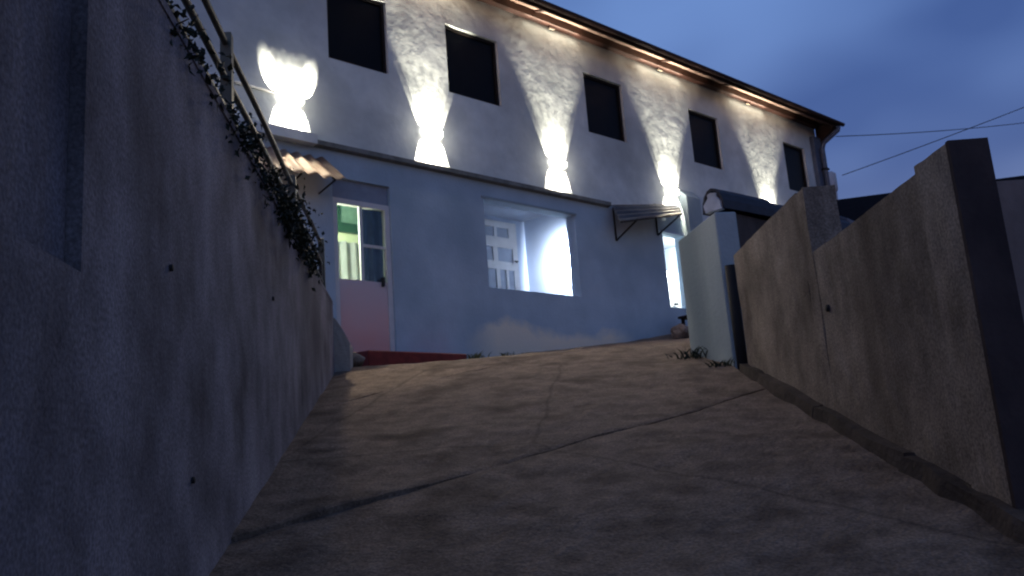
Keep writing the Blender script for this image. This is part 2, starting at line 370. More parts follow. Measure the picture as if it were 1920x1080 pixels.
# railing on the wall top
rl = tag(empty('railing', (-0.966, 0, 0), LA), 'thin pipe railing with square posts on top of the grey retaining wall', 'railing')
for s in (0.4, 2.6, 4.68, 7.15, 9.2):
    boxo('post', (s - 0.032, 0.045, 3.32), (s + 0.032, 0.109, 3.99), 'railpipe', rl, 0.004)
for z in (3.50, 3.70, 3.92):
    pts = [(-1.0 + i * 10.4 / 20, 0.077 + 0.004 * math.sin(i * 1.3), z + 0.008 * math.sin(i * 0.9 + z)) for i in range(21)]
    tubeo('rail', pts, 0.021, 'railpipe', rl)
for s in (9.05,):
    boxo('picket', (s - 0.02, 0.06, 3.32), (s + 0.02, 0.09, 3.70), 'iron', rl)

# ------------------------------------------------------------------ right boundary wall: lower near length, higher far length
rw = tag(empty('boundary_wall'), 'lower brown cement wall with a thick squared pier end beside the ramp', 'wall')
XR = 2.0
def wall_along_y(name, y0, y1, top, x0, x1, mat, parent, seed, base=None):
    bm = bmesh.new()
    prism(bm, [(x0, y0, gz(y0) - 0.5), (x0, y1, gz(y1) - 0.5), (x0, y1, top), (x0, y0, top)], (x1 - x0, 0, 0))
    rough(bm, 0.010, 1.7, seed, 14); rough(bm, 0.006, 9.0, seed + 3)
    return link(name, bm, mat, parent)
wall_along_y('wall_face', 4.05, 5.62, 2.65, XR, XR + 0.17, 'wall_r', rw, 1.0)
wall_along_y('pier', 3.72, 4.048, 2.68, XR - 0.012, XR + 0.155, 'wall_r', rw, 2.0)
boxo('pier_end', (XR - 0.018, 3.695, 0.4), (XR + 0.16, 3.722, 2.682), 'moss', rw)  # darker slab on the pier front, its shade painted into the colour
bm = bmesh.new(); tube(bm, [(XR - 0.012, 5.50, 2.25), (XR + 0.05, 5.50, 2.25)], 0.024, 10); link('weep_pipe', bm, 'hole', rw, smooth=True)
rw2 = tag(empty('boundary_wall'), 'higher brown cement wall length next to the blue gate wall', 'wall')
wall_along_y('wall_face', 5.80, 7.60, 3.11, XR, XR + 0.18, 'wall_r', rw2, 3.0)
wall_along_y('pier', 5.63, 5.798, 3.10, XR - 0.004, XR + 0.22, 'wall_r', rw2, 4.0)
cw = tag(empty('boundary_wall'), 'dull brown wall running sideways from the squared pier', 'wall')
bm = bmesh.new(); prism(bm, [(XR + 0.172, 3.86, -0.5), (9.0, 3.95, -0.5), (9.0, 3.95, 2.52), (XR + 0.172, 3.86, 2.52)], (0, 0.2, 0)); rough(bm, 0.008, 1.5, 5, 5)
link('wall_face', bm, 'wall_d', cw)

# ------------------------------------------------------------------ house: local x along the facade, local y into the house
P0 = (-1.515, 11.0, 0.0); HA = R(42.2237)
house = tag(empty('house', P0, HA), 'two-storey house, white above and pale blue below, with dark timber eaves', 'house')
WIN = [(-0.85, 0.08), (1.11, 2.12), (4.03, 5.0), (6.91, 7.86), (10.23, 11.1)]
ZS, ZH = 6.78, 7.86
bm = bmesh.new(); holed_wall(bm, -9.0, 11.7, 5.56, 8.62, [(a, b, ZS, ZH) for a, b in WIN], 0.0, 0.2)
link('upper_wall', bm, 'upper', house)
DOOR = (-0.86, 0.0, 2.93, 5.16); OPEN = (1.62, 3.50, 3.935, 5.255); DOOR2 = (5.70, 6.29, 3.92, 5.255)
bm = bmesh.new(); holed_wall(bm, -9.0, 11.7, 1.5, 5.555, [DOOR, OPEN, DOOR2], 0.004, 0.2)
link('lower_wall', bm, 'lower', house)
for (x0, x1, nm) in ((-9.0, -8.8, 'side_wall'), (11.5, 11.7, 'side_wall')):
    boxo(nm, (x0, 0.202, 1.5), (x1, 7.0, 8.62), 'upper', house)
boxo('rear_wall', (-8.798, 6.8, 1.5), (11.498, 7.0, 8.62), 'upper', house)
boxo('upper_floor', (-8.798, 0.202, 5.60), (11.498, 6.798, 5.75), 'ceil', house)
boxo('attic_floor', (-8.798, 0.202, 8.50), (11.498, 6.798, 8.6), 'ceil', house)
# ledge between the storeys
bm = bmesh.new(); prism(bm, [(-1.11, -0.075, 5.515), (-1.11, -0.002, 5.50), (-1.11, -0.002, 5.585), (-1.11, -0.075, 5.575)], (5.44, 0, 0)); rough(bm, 0.004, 2, 0, 5)
link('ledge', bm, 'trim', house)
bm = bmesh.new(); prism(bm, [(-9.0, -0.12, 5.50), (-9.0, -0.002, 5.50), (-9.0, -0.002, 5.65), (-9.0, -0.12, 5.63)], (7.885, 0, 0)); link('ledge', bm, 'upper', house)
bm = bmesh.new(); prism(bm, [(6.9, -0.075, 5.515), (6.9, -0.002, 5.50), (6.9, -0.002, 5.585), (6.9, -0.075, 5.575)], (4.4, 0, 0)); link('ledge', bm, 'trim', house)
# lintel strip over the veranda opening
boxo('lintel_edge', (1.58, -0.018, 5.257), (3.53, 0.002, 5.285), 'bluepost', house)
# pilaster on the right of the canopy, dark corner pilaster at the house end
bm = bmesh.new(); prism(bm, [(6.30, -0.16, 2.6), (6.30, -0.002, 2.6), (6.30, -0.002, 6.15), (6.30, -0.16, 5.98)], (0.42, 0, 0)); link('pilaster', bm, 'bluepost', house, 0.005)
boxo('corner_pilaster', (11.40, -0.10, 2.6), (11.72, -0.003, 8.2), 'pipe_d', house, 0.006)

# upper windows: black openings with a dark timber frame and a pane
for (a, b) in WIN:
    bm = bmesh.new(); w = 0.045
    box(bm, (a + .002, 0.05, ZS + .002), (a + w, 0.11, ZH - .002)); box(bm, (b - w, 0.05, ZS + .002), (b - .002, 0.11, ZH - .002))
    box(bm, (a + w, 0.05, ZS + .002), (b - w, 0.11, ZS + w)); box(bm, (a + w, 0.05, ZH - w), (b - w, 0.11, ZH - .002))
    wnd = link('window', bm, 'frame', house)
    boxo('pane', (a + w, 0.075, ZS + w), (b - w, 0.085, ZH - w), 'pane', wnd)

# eaves: wall plate, sloping soffit, fascia, roof sheet
boxo('wall_plate', (-9.0, -0.12, 8.45), (11.7, -0.002, 8.578), 'redwood', house)
roof = empty('roof'); roof.parent = house
tanp = math.tan(R(23))
def rz_(o): return 8.58 - (o - 0.12) * tanp       # underside of the roof at overhang o
bm = bmesh.new(); prism(bm, [(-9.5, -0.46, rz_(0.46)), (-9.5, 0.25, rz_(-0.25)), (-9.5, 0.25, rz_(-0.25) + 0.03), (-9.5, -0.46, rz_(0.46) + 0.03)], (21.45, 0, 0))
link('soffit', bm, 'soffit', roof)
for i in range(34):
    x = -9.2 + i * 0.635
    bm = bmesh.new(); prism(bm, [(x, -0.458, rz_(0.458) - 0.035), (x, -0.122, rz_(0.122) - 0.035), (x, -0.122, rz_(0.122) - 0.002), (x, -0.458, rz_(0.458) - 0.002)], (0.045, 0, 0))
    if i in (15, 19, 24, 27): link('rafter_tail', bm, 'redwood', roof)
    else: bm.free()
boxo('fascia', (-9.5, -0.49, 8.35), (11.97, -0.462, 8.50), 'darkwood', roof, 0.004)
bm = bmesh.new()
for (xa, o0, za) in ((-9.5, 0.492, 8.36),):
    pts = []
    for k in range(9):
        t = math.pi * k / 8; pts.append((xa, -o0 - 0.05 + 0.05 * math.cos(t), za + 0.085 - 0.06 * math.sin(t)))
    for k in range(8, -1, -1):
        t = math.pi * k / 8; pts.append((xa, -o0 - 0.05 + 0.043 * math.cos(t), za + 0.092 - 0.06 * math.sin(t)))
    prism(bm, pts, (21.5, 0, 0))
link('gutter', bm, 'darkwood', roof)
bm = bmesh.new()
prism(bm, [(-9.55, -0.50, rz_(0.5) + 0.06), (-9.55, 3.5, rz_(-3.5) + 0.06), (-9.55, 3.5, rz_(-3.5) + 0.10), (-9.55, -0.50, rz_(0.5) + 0.10)], (21.6, 0, 0))
prism(bm, [(-9.55, 3.502, rz_(-3.5) + 0.06), (-9.55, 7.5, rz_(0.5) + 0.06), (-9.55, 7.5, rz_(0.5) + 0.10), (-9.55, 3.502, rz_(-3.5) + 0.10)], (21.6, 0, 0))
link('roof_sheet', bm, 'tile', roof)
# gable-end boards
bm = bmesh.new(); prism(bm, [(11.90, -0.50, 8.36), (11.90, -0.50, 8.52), (11.90, 3.5, rz_(-3.5) + 0.05), (11.90, 3.5, rz_(-3.5) - 0.12)], (0.03, 0, 0)); link('barge_board', bm, 'darkwood', roof)
bm = bmesh.new(); prism(bm, [(11.725, -0.46, 8.37), (11.725, -0.003, 8.05), (11.725, -0.003, 8.55), (11.725, -0.46, 8.42)], (0.16, 0, 0)); link('eave_bracket', bm, 'darkwood', roof)

# downpipe on the corner with a kicked-out foot
dp = tag(empty('downpipe', P0, HA), 'dark rainwater pipe on the house corner with a kicked-out foot', 'pipe')
tubeo('pipe', [(11.80, -0.52, 8.36), (11.80, -0.50, 8.28), (11.66, -0.20, 8.05), (11.62, -0.16, 7.9), (11.62, -0.16, 6.45), (11.64, -0.17, 6.33), (11.85, -0.35, 6.2)], 0.055, 'pipe_d', dp, 10)
tubeo('pipe_shoe', [(11.84, -0.34, 6.205), (12.12, -0.55, 6.02)], [0.065, 0.075], 'pipe_d', dp, 10)
for z in (7.4, 6.7): boxo('bracket', (11.55, -0.225, z), (11.69, -0.10, z + 0.04), 'iron', dp)

# ------------------------------------------------------------------ front door with glazed upper half
door = empty('front_door'); door.parent = house
x0, x1, zb, zt = -0.855, -0.005, 2.935, 4.90
bm = bmesh.new(); w = 0.07
box(bm, (x0, 0.03, zb), (x0 + w, 0.10, zt)); box(bm, (x1 - w, 0.03, zb), (x1, 0.10, zt)); box(bm, (x0 + w, 0.03, zt - w), (x1 - w, 0.10, zt))
link('door_frame', bm, 'white', door)
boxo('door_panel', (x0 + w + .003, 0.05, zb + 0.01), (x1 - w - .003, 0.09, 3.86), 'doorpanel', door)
lf = boxo('glazing_bar', ((x0 + x1) / 2 - 0.022, 0.055, 3.862), ((x0 + x1) / 2 + 0.022, 0.085, zt - w), 'white', door)
boxo('glazing_bar', ((x0 + x1) / 2 + 0.024, 0.058, 4.31), (x1 - w, 0.082, 4.345), 'white', door)
boxo('pane', (x0 + w, 0.066, 3.862), ((x0 + x1) / 2 - 0.022, 0.071, zt - w), 'glass', door)
boxo('pane', ((x0 + x1) / 2 + 0.022, 0.066, 3.862), (x1 - w, 0.071, zt - w), 'glass', door)
boxo('transom_panel', (x0, 0.05, zt + 0.003), (x1, 0.09, 5.157), 'ceil', door)
boxo('door_handle', (x1 - w - 0.09, 0.0, 3.80), (x1 - w - 0.06, 0.048, 3.92), 'iron', door, 0.004)

def room(x0, x1, y1, z0, z1, mat, wallt=0.06, y0=0.203):
    bm = bmesh.new()
    box(bm, (x0 - wallt, y0, z0), (x0, y1, z1)); box(bm, (x1, y0, z0), (x1 + wallt, y1, z1)); box(bm, (x0 - wallt, y1 + .001, z0), (x1 + wallt, y1 + wallt, z1))
    link('room_wall', bm, mat, house)
    boxo('room_ceiling', (x0 - wallt, y0, z1 + .001), (x1 + wallt, y1 + wallt, z1 + 0.04), 'ceil', house)
    boxo('room_floor', (x0 - wallt, y0, z0 - 0.08), (x1 + wallt, y1 + wallt, z0 - .001), 'redfloor', house)

def ceiling_lamp(name, loc, power, color, label, r=0.06):
    """bulb hanging in a holder from the ceiling"""
    o = empty(name, P0, HA); tag(o, label, 'lamp')
    x, y, z, zc = loc
    bm = bmesh.new(); tube(bm, [(x, y, zc), (x, y, z + 0.09)], 0.012); link('cord', bm, 'wire', o)
    bm = bmesh.new(); bmesh.ops.create_uvsphere(bm, u_segments=12, v_segments=8, radius=0.045)
    for v in bm.verts: v.co += Vector((x, y, z + 0.04))
    link('bulb', bm, 'opal', o, smooth=True)
    ld = bpy.data.lights.new(name + '_light', 'POINT'); ld.energy = power; ld.color = color; ld.shadow_soft_size = r
    lo = bpy.data.objects.new('bulb_light', ld); COL.objects.link(lo); lo.parent = o; lo.location = (x, y, z - 0.09)
    return o

# room behind the front door: a green-framed inner window, a pale curtain, a bulb
room(-1.6, 1.35, 1.35, 2.95, 5.5, 'roomw')
ceiling_lamp('room_bulb', (-1.1, 0.6, 4.75, 5.5), 170, (0.95, 1.0, 0.82), 'bare bulb hanging in the room behind the front door')
iw = tag(empty('inner_window', P0, HA), 'green framed window inside the room behind the front door', 'window')
bm = bmesh.new()
for (a, b, c, d) in ((-0.1, 0.02, 4.88, 5.42), (0.98, 1.06, 4.88, 5.42), (0.02, 0.98, 4.88, 5.02), (0.02, 0.98, 5.30, 5.42), (0.40, 0.46, 5.02, 5.30), (0.74, 0.80, 5.02, 5.30)): box(bm, (a, 1.29, c), (b, 1.345, d))
link('frame', bm, 'green', iw)
for (a, b) in ((0.02, 0.40), (0.46, 0.74), (0.80, 0.98)): boxo('pane', (a, 1.31, 5.02), (b, 1.32, 5.30), 'greenpane', iw)
def curtain(name, x0, x1, y, z0, z1, mat, label, amp=0.025, n=40, wl=0.11):
    bm = bmesh.new(); rows = []
    for z in (z0, (z0 + z1) / 2, z1):
        rows.append([bm.verts.new((x0 + (x1 - x0) * i / n, y + amp * math.sin((x0 + (x1 - x0) * i / n) * 2 * math.pi / wl + z), z)) for i in range(n + 1)])
    for a, b in zip(rows, rows[1:]):
        for i in range(n): bm.faces.new((a[i], a[i + 1], b[i + 1], b[i]))
    g = bmesh.ops.solidify(bm, geom=bm.faces[:], thickness=0.006)
    o = link(name, bm, mat, None, smooth=True); o.location = P0; o.rotation_euler = (0, 0, HA)
    return tag(o, label, 'curtain')
curtain('door_curtain', -0.41, -0.03, 0.16, 3.3, 4.95, 'curtain', 'dark navy curtain behind the right half of the front door glass')
curtain('lace_curtain', -0.3, 1.2, 1.18, 3.2, 4.70, 'lace', 'pale thin curtain glowing inside the room behind the front door', 0.03, 60, 0.16)

# red polished step below the front door
st = tag(empty('doorstep', P0, HA), 'red polished cement step below the front door', 'step')
bm = bmesh.new(); prism(bm, [(-0.66, -0.36, 2.4), (-0.66, 0.0, 2.4), (-0.66, 0.0, 2.925), (-0.66, -0.36, 2.905)], (1.5, 0, 0)); link('tread', bm, 'redfloor', st, 0.012)

# ------------------------------------------------------------------ veranda behind the open window: inner door, side wall, lamp
room(1.45, 3.80, 1.5, 2.95, 5.585, 'room')
idr = tag(empty('veranda_door', P0, HA), 'white inner door with small glass panes seen through the veranda opening', 'door')
bm = bmesh.new(); dz0, dz1, da, db = 2.96, 5.50, 2.66, 3.55
cells = [(2.78, 3.05, 5.22, 5.39), (3.11, 3.37, 5.22, 5.39), (2.76, 3.00, 4.80, 5.04), (3.10, 3.44, 4.80, 5.04), (2.78, 3.04, 3.5, 4.66), (3.12, 3.26, 3.5, 4.66), (3.31, 3.44, 3.5, 4.66)]
holed_wall(bm, da, db, dz0, dz1, cells, 1.445, 1.485); link('door_leaf', bm, 'white', idr)
for (a, b, c, d) in cells: boxo('pane', (a - .004, 1.462, c - .004), (b + .004, 1.468, d + .004), 'ceil', idr)
tubeo('door_handle', [(3.50, 1.444, 4.82), (3.50, 1.40, 4.82), (3.43, 1.40, 4.82)], 0.012, 'iron', idr)
vl = tag(empty('bulkhead_lamp', P0, HA), 'bright lamp on the veranda side wall just inside the right jamb of the opening', 'lamp')
boxo('base', (3.62, 0.204, 4.60), (3.72, 0.222, 4.84), 'white', vl, 0.003)
boxo('diffuser', (3.63, 0.223, 4.62), (3.71, 0.262, 4.82), 'opal', vl, 0.006)
ld = bpy.data.lights.new('veranda_light', 'SPOT'); ld.energy = 1700; ld.spot_size = R(168); ld.spot_blend = 0.9; ld.color = (0.78, 0.87, 1.0); ld.shadow_soft_size = 0.03
lo = bpy.data.objects.new('lamp_light', ld); COL.objects.link(lo); lo.parent = vl; lo.location = (3.645, 0.30, 4.72); lo.rotation_euler = Vector((1.0, 0.17, -0.1)).to_track_quat('-Z', 'Y').to_euler()

# ------------------------------------------------------------------ lit doorway on the right
room(5.45, 7.6, 2.2, 3.28, 5.5, 'room')
ceiling_lamp('hall_bulb', (7.1, 0.45, 5.15, 5.5), 130, (0.95, 1.0, 0.93), 'bare bulb in the hall behind the bright right window')
hd = tag(empty('hall_door', P0, HA), 'white door leaf inside the hall behind the bright right window', 'door')
bm = bmesh.new(); prism(bm, [(5.95, 0.85, 3.3), (7.2, 0.95, 3.3), (7.2, 0.95, 4.86), (5.95, 0.85, 4.86)], (0.01, -0.04, 0)); link('door_leaf', bm, 'white', hd)
boxo('door_handle', (6.95, 0.84, 4.2), (7.05, 0.87, 4.24), 'iron', hd)
boxo('lintel_edge', (5.66, -0.03, 5.258), (6.296, 0.002, 5.30), 'room', house)

# ------------------------------------------------------------------ sheet canopies
def sheet(name, p00, p10, p01, p11, along, waves, amp, mat, parent, nu=64, nv=12, jag=0.0):
    """corrugated sheet between four corners; corrugations vary along 'u' or 'v'"""
    p00, p10, p01, p11 = map(Vector, (p00, p10, p01, p11)); bm = bmesh.new(); g = []
    nrm = (p10 - p00).cross(p01 - p00).normalized()
    for j in range(nv + 1):
        row = []
        for i in range(nu + 1):
            u, v = i / nu, j / nv
            vv = v * (1 + jag * noise.noise(Vector((u * 9, 2.2, 0)))) if j == nv else v
            p = (p00 * (1 - u) + p10 * u) * (1 - vv) + (p01 * (1 - u) + p11 * u) * vv
            k = (u if along == 'u' else v) * waves
            row.append(bm.verts.new(p + nrm * amp * math.sin(2 * math.pi * k)))
        g.append(row)
    for j in range(nv):
        for i in range(nu): bm.faces.new((g[j][i], g[j][i + 1], g[j + 1][i + 1], g[j + 1][i]))
    bmesh.ops.solidify(bm, geom=bm.faces[:], thickness=0.004)
    return link(name, bm, mat, parent, smooth=True)
aw = tag(empty('awning', P0, HA), 'small cream corrugated awning lit from above beside the front door', 'awning')
sheet('sheet', (-2.15, -0.01, 5.37), (-0.96, -0.01, 5.37), (-2.2, -0.43, 4.96), (-0.88, -0.43, 4.96), 'u', 7, 0.02, 'rust', aw, 98, 8, 0.08)
for x in (-2.05, -1.5, -1.05):
    tubeo('bracket', [(x, -0.004, 4.9), (x, -0.40, 4.955)], 0.012, 'iron', aw); tubeo('bracket', [(x, -0.004, 5.3), (x, -0.40, 4.955)], 0.012, 'iron', aw)
cp = tag(empty('canopy', P0, HA), 'sagging blue-grey sheet canopy on iron brackets over the bright right window', 'canopy')
sheet('sheet', (4.32, -0.085, 5.53), (6.29, -0.012, 5.86), (4.12, -0.40, 5.13), (5.58, -0.55, 5.43), 'v', 4, 0.016, 'zinc', cp, 30, 48)
tubeo('edge_pipe', [(4.12, -0.41, 5.12), (5.58, -0.55, 5.42)], 0.014, 'iron', cp)
for x in (4.44, 5.55):
    dzz = 0.02 if x < 5 else 0.25
    tubeo('bracket', [(x, -0.01, 5.50 + dzz), (x, -0.01, 4.93 + dzz)], 0.016, 'iron', cp)
    tubeo('bracket', [(x, -0.01, 4.93 + dzz), (x + 0.05, -0.47, 5.19 + dzz * 0.9)], 0.016, 'iron', cp)

# ------------------------------------------------------------------ wall lamps washing the facade up and down
def spot(parent, loc, tilt, half, power, blend, up=True, lean=0.0, col=(1.0, 0.91, 0.71), radius=0.012, name='beam'):
    ld = bpy.data.lights.new(name, 'SPOT'); ld.energy = power; ld.color = col; ld.spot_size = 2 * R(half); ld.spot_blend = blend; ld.shadow_soft_size = radius
    o = bpy.data.objects.new(name, ld); COL.objects.link(o); o.parent = parent; o.location = loc
    d = Vector((math.sin(R(lean)), math.sin(R(tilt)), (1 if up else -1) * math.cos(R(tilt)) * math.cos(R(lean))))     # tilt leans the beam towards the wall
    o.rotation_euler = d.to_track_quat('-Z', 'Y').to_euler()
LAMPS = [(-1.42, 'wall lamp above the cream corrugated awning'), (0.73, 'wall lamp between the first and second dark windows from the railing'),
         (3.19, 'wall lamp above the veranda opening'), (6.06, 'wall lamp above the sheet canopy'), (9.30, 'wall lamp nearest the house corner with the downpipe')]
ZL = 6.05
for i, (u, lab) in enumerate(LAMPS):
    c = Vector((u, 0, 0)); a = HA
    wp = (P0[0] + u * math.cos(a), P0[1] + u * math.sin(a), ZL)
    s = tag(empty('wall_lamp', wp, HA), 'glowing ' + lab, 'lamp', 'wall lamps along the upper storey')
    boxo('back_plate', (-0.13, -0.012, -0.04), (0.13, -0.002, 0.04), 'alu', s, 0.003)
    boxo('housing', (-0.16, -0.085, -0.045), (0.16, -0.014, 0.045), 'opal', s, 0.008)
    boxo('cap', (-0.165, -0.09, 0.046), (0.165, -0.075, 0.052), 'alu', s)
    boxo('cap', (-0.165, -0.09, -0.052), (0.165, -0.075, -0.046), 'alu', s)
    boxo('front_lens', (-0.10, -0.096, -0.022), (0.10, -0.0855, 0.022), 'opal', s)
    first = i == 0
    for dx in (-0.15, -0.05, 0.05, 0.15):
        if not first:
            spot(s, (dx, -0.06, 0.05), 22, 30.5, 50, 0.03)
        spot(s, (dx, -0.06, -0.05), 20, 23.5, 200, 0.03, up=False)
    ld = bpy.data.lights.new('lens_glow', 'POINT'); ld.energy = 4.0; ld.color = (1.0, 0.93, 0.8); ld.shadow_soft_size = 0.05  # unseen point light added for a soft halo on the wall
    lo = bpy.data.objects.new('lens_glow', ld); COL.objects.link(lo); lo.parent = s; lo.location = (0, -0.19, 0)
    ld = bpy.data.lights.new('front_beam', 'SPOT'); ld.energy = 135; ld.color = (1.0, 0.84, 0.62); ld.spot_size = R(150); ld.spot_blend = 0.7; ld.shadow_soft_size = 0.06  # wide outward spot added to warm the ramp and right wall
    lo = bpy.data.objects.new('front_beam', ld); COL.objects.link(lo); lo.parent = s; lo.location = (0, -0.13, 0); lo.rotation_euler = Vector((0, -1, -0.35)).to_track_quat('-Z', 'Y').to_euler()
    if i in (0, 3):
        spot(s, (0.0, -0.115, -0.05), -14, 22, 150, 0.6, up=False)      # spill onto the sheet below
    if first:
        for dx, lean, tl in ((-0.19, -12, 36.6), (-0.12, -7, 37), (-0.04, -2, 36.8), (0.04, 2, 37.1), (0.12, 7, 36.7), (0.19, 12, 37)):
            spot(s, (dx, -0.085, 0.05), tl, 28.5, 110, 0.05, lean=lean)
    else:
        for dx in (-0.10, 0.10):
            spot(s, (dx, -0.11, 0.05), 3, 22.5, 26, 0.04)
        for lean in (-21, -11, 0, 11, 21):
            spot(s, (0, -0.11, 0.05), -1.5, 11, 380, 1.0, lean=lean)

# small lamps tucked under the eaves, one above each wall lamp
for u, lab in ((0.62, 'second dark window from the railing'), (3.31, 'veranda opening'), (6.10, 'sheet canopy'), (8.96, 'tiled gate wall')):
    e = tag(empty('eave_lamp', (P0[0] + u * math.cos(HA), P0[1] + u * math.sin(HA), 8.40), HA), 'small lamp tucked under the eaves high above the ' + lab, 'lamp', 'small lamps under the eaves')
    boxo('holder', (-0.07, -0.075, 0.012), (0.07, -0.03, 0.048), 'darkwood', e, 0.004)
    boxo('diffuser', (-0.06, -0.07, 0.0), (0.06, -0.038, 0.011), 'opal_soft', e)
    for aim, pw in (((0, 0.42, -0.9), 1.0), ((0, -0.70, 0.72), 9.0)):      # one side washes the wall, the other the soffit
        ld = bpy.data.lights.new('eave_light', 'AREA'); ld.shape = 'RECTANGLE'; ld.size = 1.2; ld.size_y = 0.05; ld.energy = pw; ld.color = (1.0, 0.90, 0.68)
        lo = bpy.data.objects.new('eave_light', ld); COL.objects.link(lo); lo.parent = e; lo.location = (0, -0.10, -0.015); lo.rotation_euler = Vector(aim).to_track_quat('-Z', 'Y').to_euler()

# conduit feeding the first lamp
cd = tag(tubeo('conduit', [(-3.6, -0.02, 6.13), (-2.6, -0.02, 6.12), (-1.62, -0.02, 6.09)], 0.016, 'conduit'), 'thin pale conduit on the wall leading to the lamp above the awning', 'conduit')
cd.location = P0; cd.rotation_euler = (0, 0, HA)

# ------------------------------------------------------------------ blue gate wall with tiled coping
gw = tag(empty('gate_wall'), 'short blue-grey painted wall end with a dark ridge tile coping beside the house', 'wall')
bm = bmesh.new(); prism(bm, [(1.94, 7.86, 1.6), (2.15, 7.90, 1.6), (2.0, 8.92, 1.6), (1.77, 8.88, 1.6)], (0, 0, 2.0)); link('wing', bm, 'bluepost', gw, 0.012)
fdv = Vector((math.cos(HA), math.sin(HA), 0))
b0 = Vector((2.18, 8.12, 1.9)); bm = bmesh.new(); prism(bm, [b0, b0 + fdv * 3.2, b0 + fdv * 3.2 + Vector((-.14, .15, 0)), b0 + Vector((-.14, .15, 0))], (0, 0, 1.75)); link('gate_panel', bm, 'moss2', gw)
cpo = empty('tile_coping'); cpo.parent = gw
bm = bmesh.new(); pts = []
for k in range(9):
    t = math.pi * k / 8; pts.append((0, 0.13 * math.cos(t), 0.23 * math.sin(t)))
for k in range(8, -1, -1):
    t = math.pi * k / 8; pts.append((0, 0.11 * math.cos(t), 0.205 * math.sin(t)))
prism(bm, pts, (0.46, 0, 0)); t0 = link('ridge_tile', bm, 'slate', cpo, smooth=False)
org = Vector((1.98, 8.05, 3.66))
for i in range(7):
    c = t0 if i == 0 else t0.copy()
    if i: COL.objects.link(c); c.parent = cpo
    c.location = org + fdv * (0.42 * i) + Vector((0, 0, 0.012 * (i % 2))); c.rotation_euler = (0, R(-1.5), HA + random.uniform(-.02, .02))
bm = bmesh.new(); prism(bm, [(0, 0.09 * math.cos(math.pi * k / 8) + 0.02 * math.sin(k * 2.3), 0.19 * math.sin(math.pi * k / 8)) for k in range(9)], (0.06, 0, 0)); rough(bm, 0.012, 12, 2, 2)
mo = link('mortar_plug', bm, 'mortar', cpo); mo.location = org + fdv * -0.015; mo.rotation_euler = (0, 0, HA)
tb = tag(tubeo('drainpipe', [(1.985, 7.73, 1.95), (1.985, 7.73, 3.05)], 0.05, 'hole', None, 12), 'black upright drainpipe in the gap beside the blue gate wall', 'pipe')  # black tube stands in for the deep shade of the gap

# ------------------------------------------------------------------ clutter by the right doorway
def onf(u, o, z=None):
    x = P0[0] + u * math.cos(HA) + o * math.sin(HA); y = P0[1] + u * math.sin(HA) - o * math.cos(HA)
    return Vector((x, y, gz(y) if z is None else z))
bp = onf(5.75, 0.55); bn = tag(empty('low_bench', bp, HA), 'low dark wooden bench below the bright right window', 'bench')
boxo('seat', (-0.4, -0.17, 0.25), (0.5, 0.17, 0.29), 'frame', bn, 0.006)
for sx in (-0.34, 0.42):
    for sy in (-0.13, 0.11): boxo('leg', (sx, sy, -0.02), (sx + 0.05, sy + 0.04, 0.248), 'frame', bn)
boxo('stretcher', (-0.30, -0.12, 0.10), (0.42, -0.09, 0.14), 'frame', bn)
def lathe(name, prof, mat, parent=None, seg=24):
    bm = bmesh.new(); rings = [[bm.verts.new((r * math.cos(2 * math.pi * k / seg), r * math.sin(2 * math.pi * k / seg), z)) for k in range(seg)] for r, z in prof]
    for a, b in zip(rings, rings[1:]):
        for k in range(seg): bm.faces.new((a[k], a[(k + 1) % seg], b[(k + 1) % seg], b[k]))
    bm.faces.new(rings[0]); bm.faces.new(rings[-1])
    return link(name, bm, mat, parent, smooth=True)
bs = tag(lathe('tin_basin', [(0.12, 0), (0.20, 0.08), (0.215, 0.085), (0.20, 0.088), (0.115, 0.012)], 'alu'), 'shallow tin basin resting on the low dark bench', 'basin')
bs.location = bp + fdv * -0.05 + Vector((0, 0, 0.291))
def rock(loc, r, seed, label):
    bm = bmesh.new(); bmesh.ops.create_icosphere(bm, subdivisions=3, radius=r)
    for v in bm.verts:
        n_ = noise.noise(v.co * (1.6 / r) + Vector((seed, 0, 0))); v.co = Vector((v.co.x * 1.25, v.co.y, v.co.z * 0.8)) * (1 + 0.35 * n_)
    o = link('stone', bm, 'stone'); o.location = loc
    return tag(o, label, 'stone')
rock(onf(5.1, 0.62) + Vector((0, 0, 0.10)), 0.15, 1, 'rough brown stone beside the low dark bench')
rock(onf(5.55, 0.85) + Vector((0, 0, 0.05)), 0.10, 4, 'small rough stone lying before the low dark bench')
rock(Vector((-1.90, 9.98, gz(9.98) + 0.09)), 0.11, 8, 'rough stone between the grey wall end and the red doorstep')

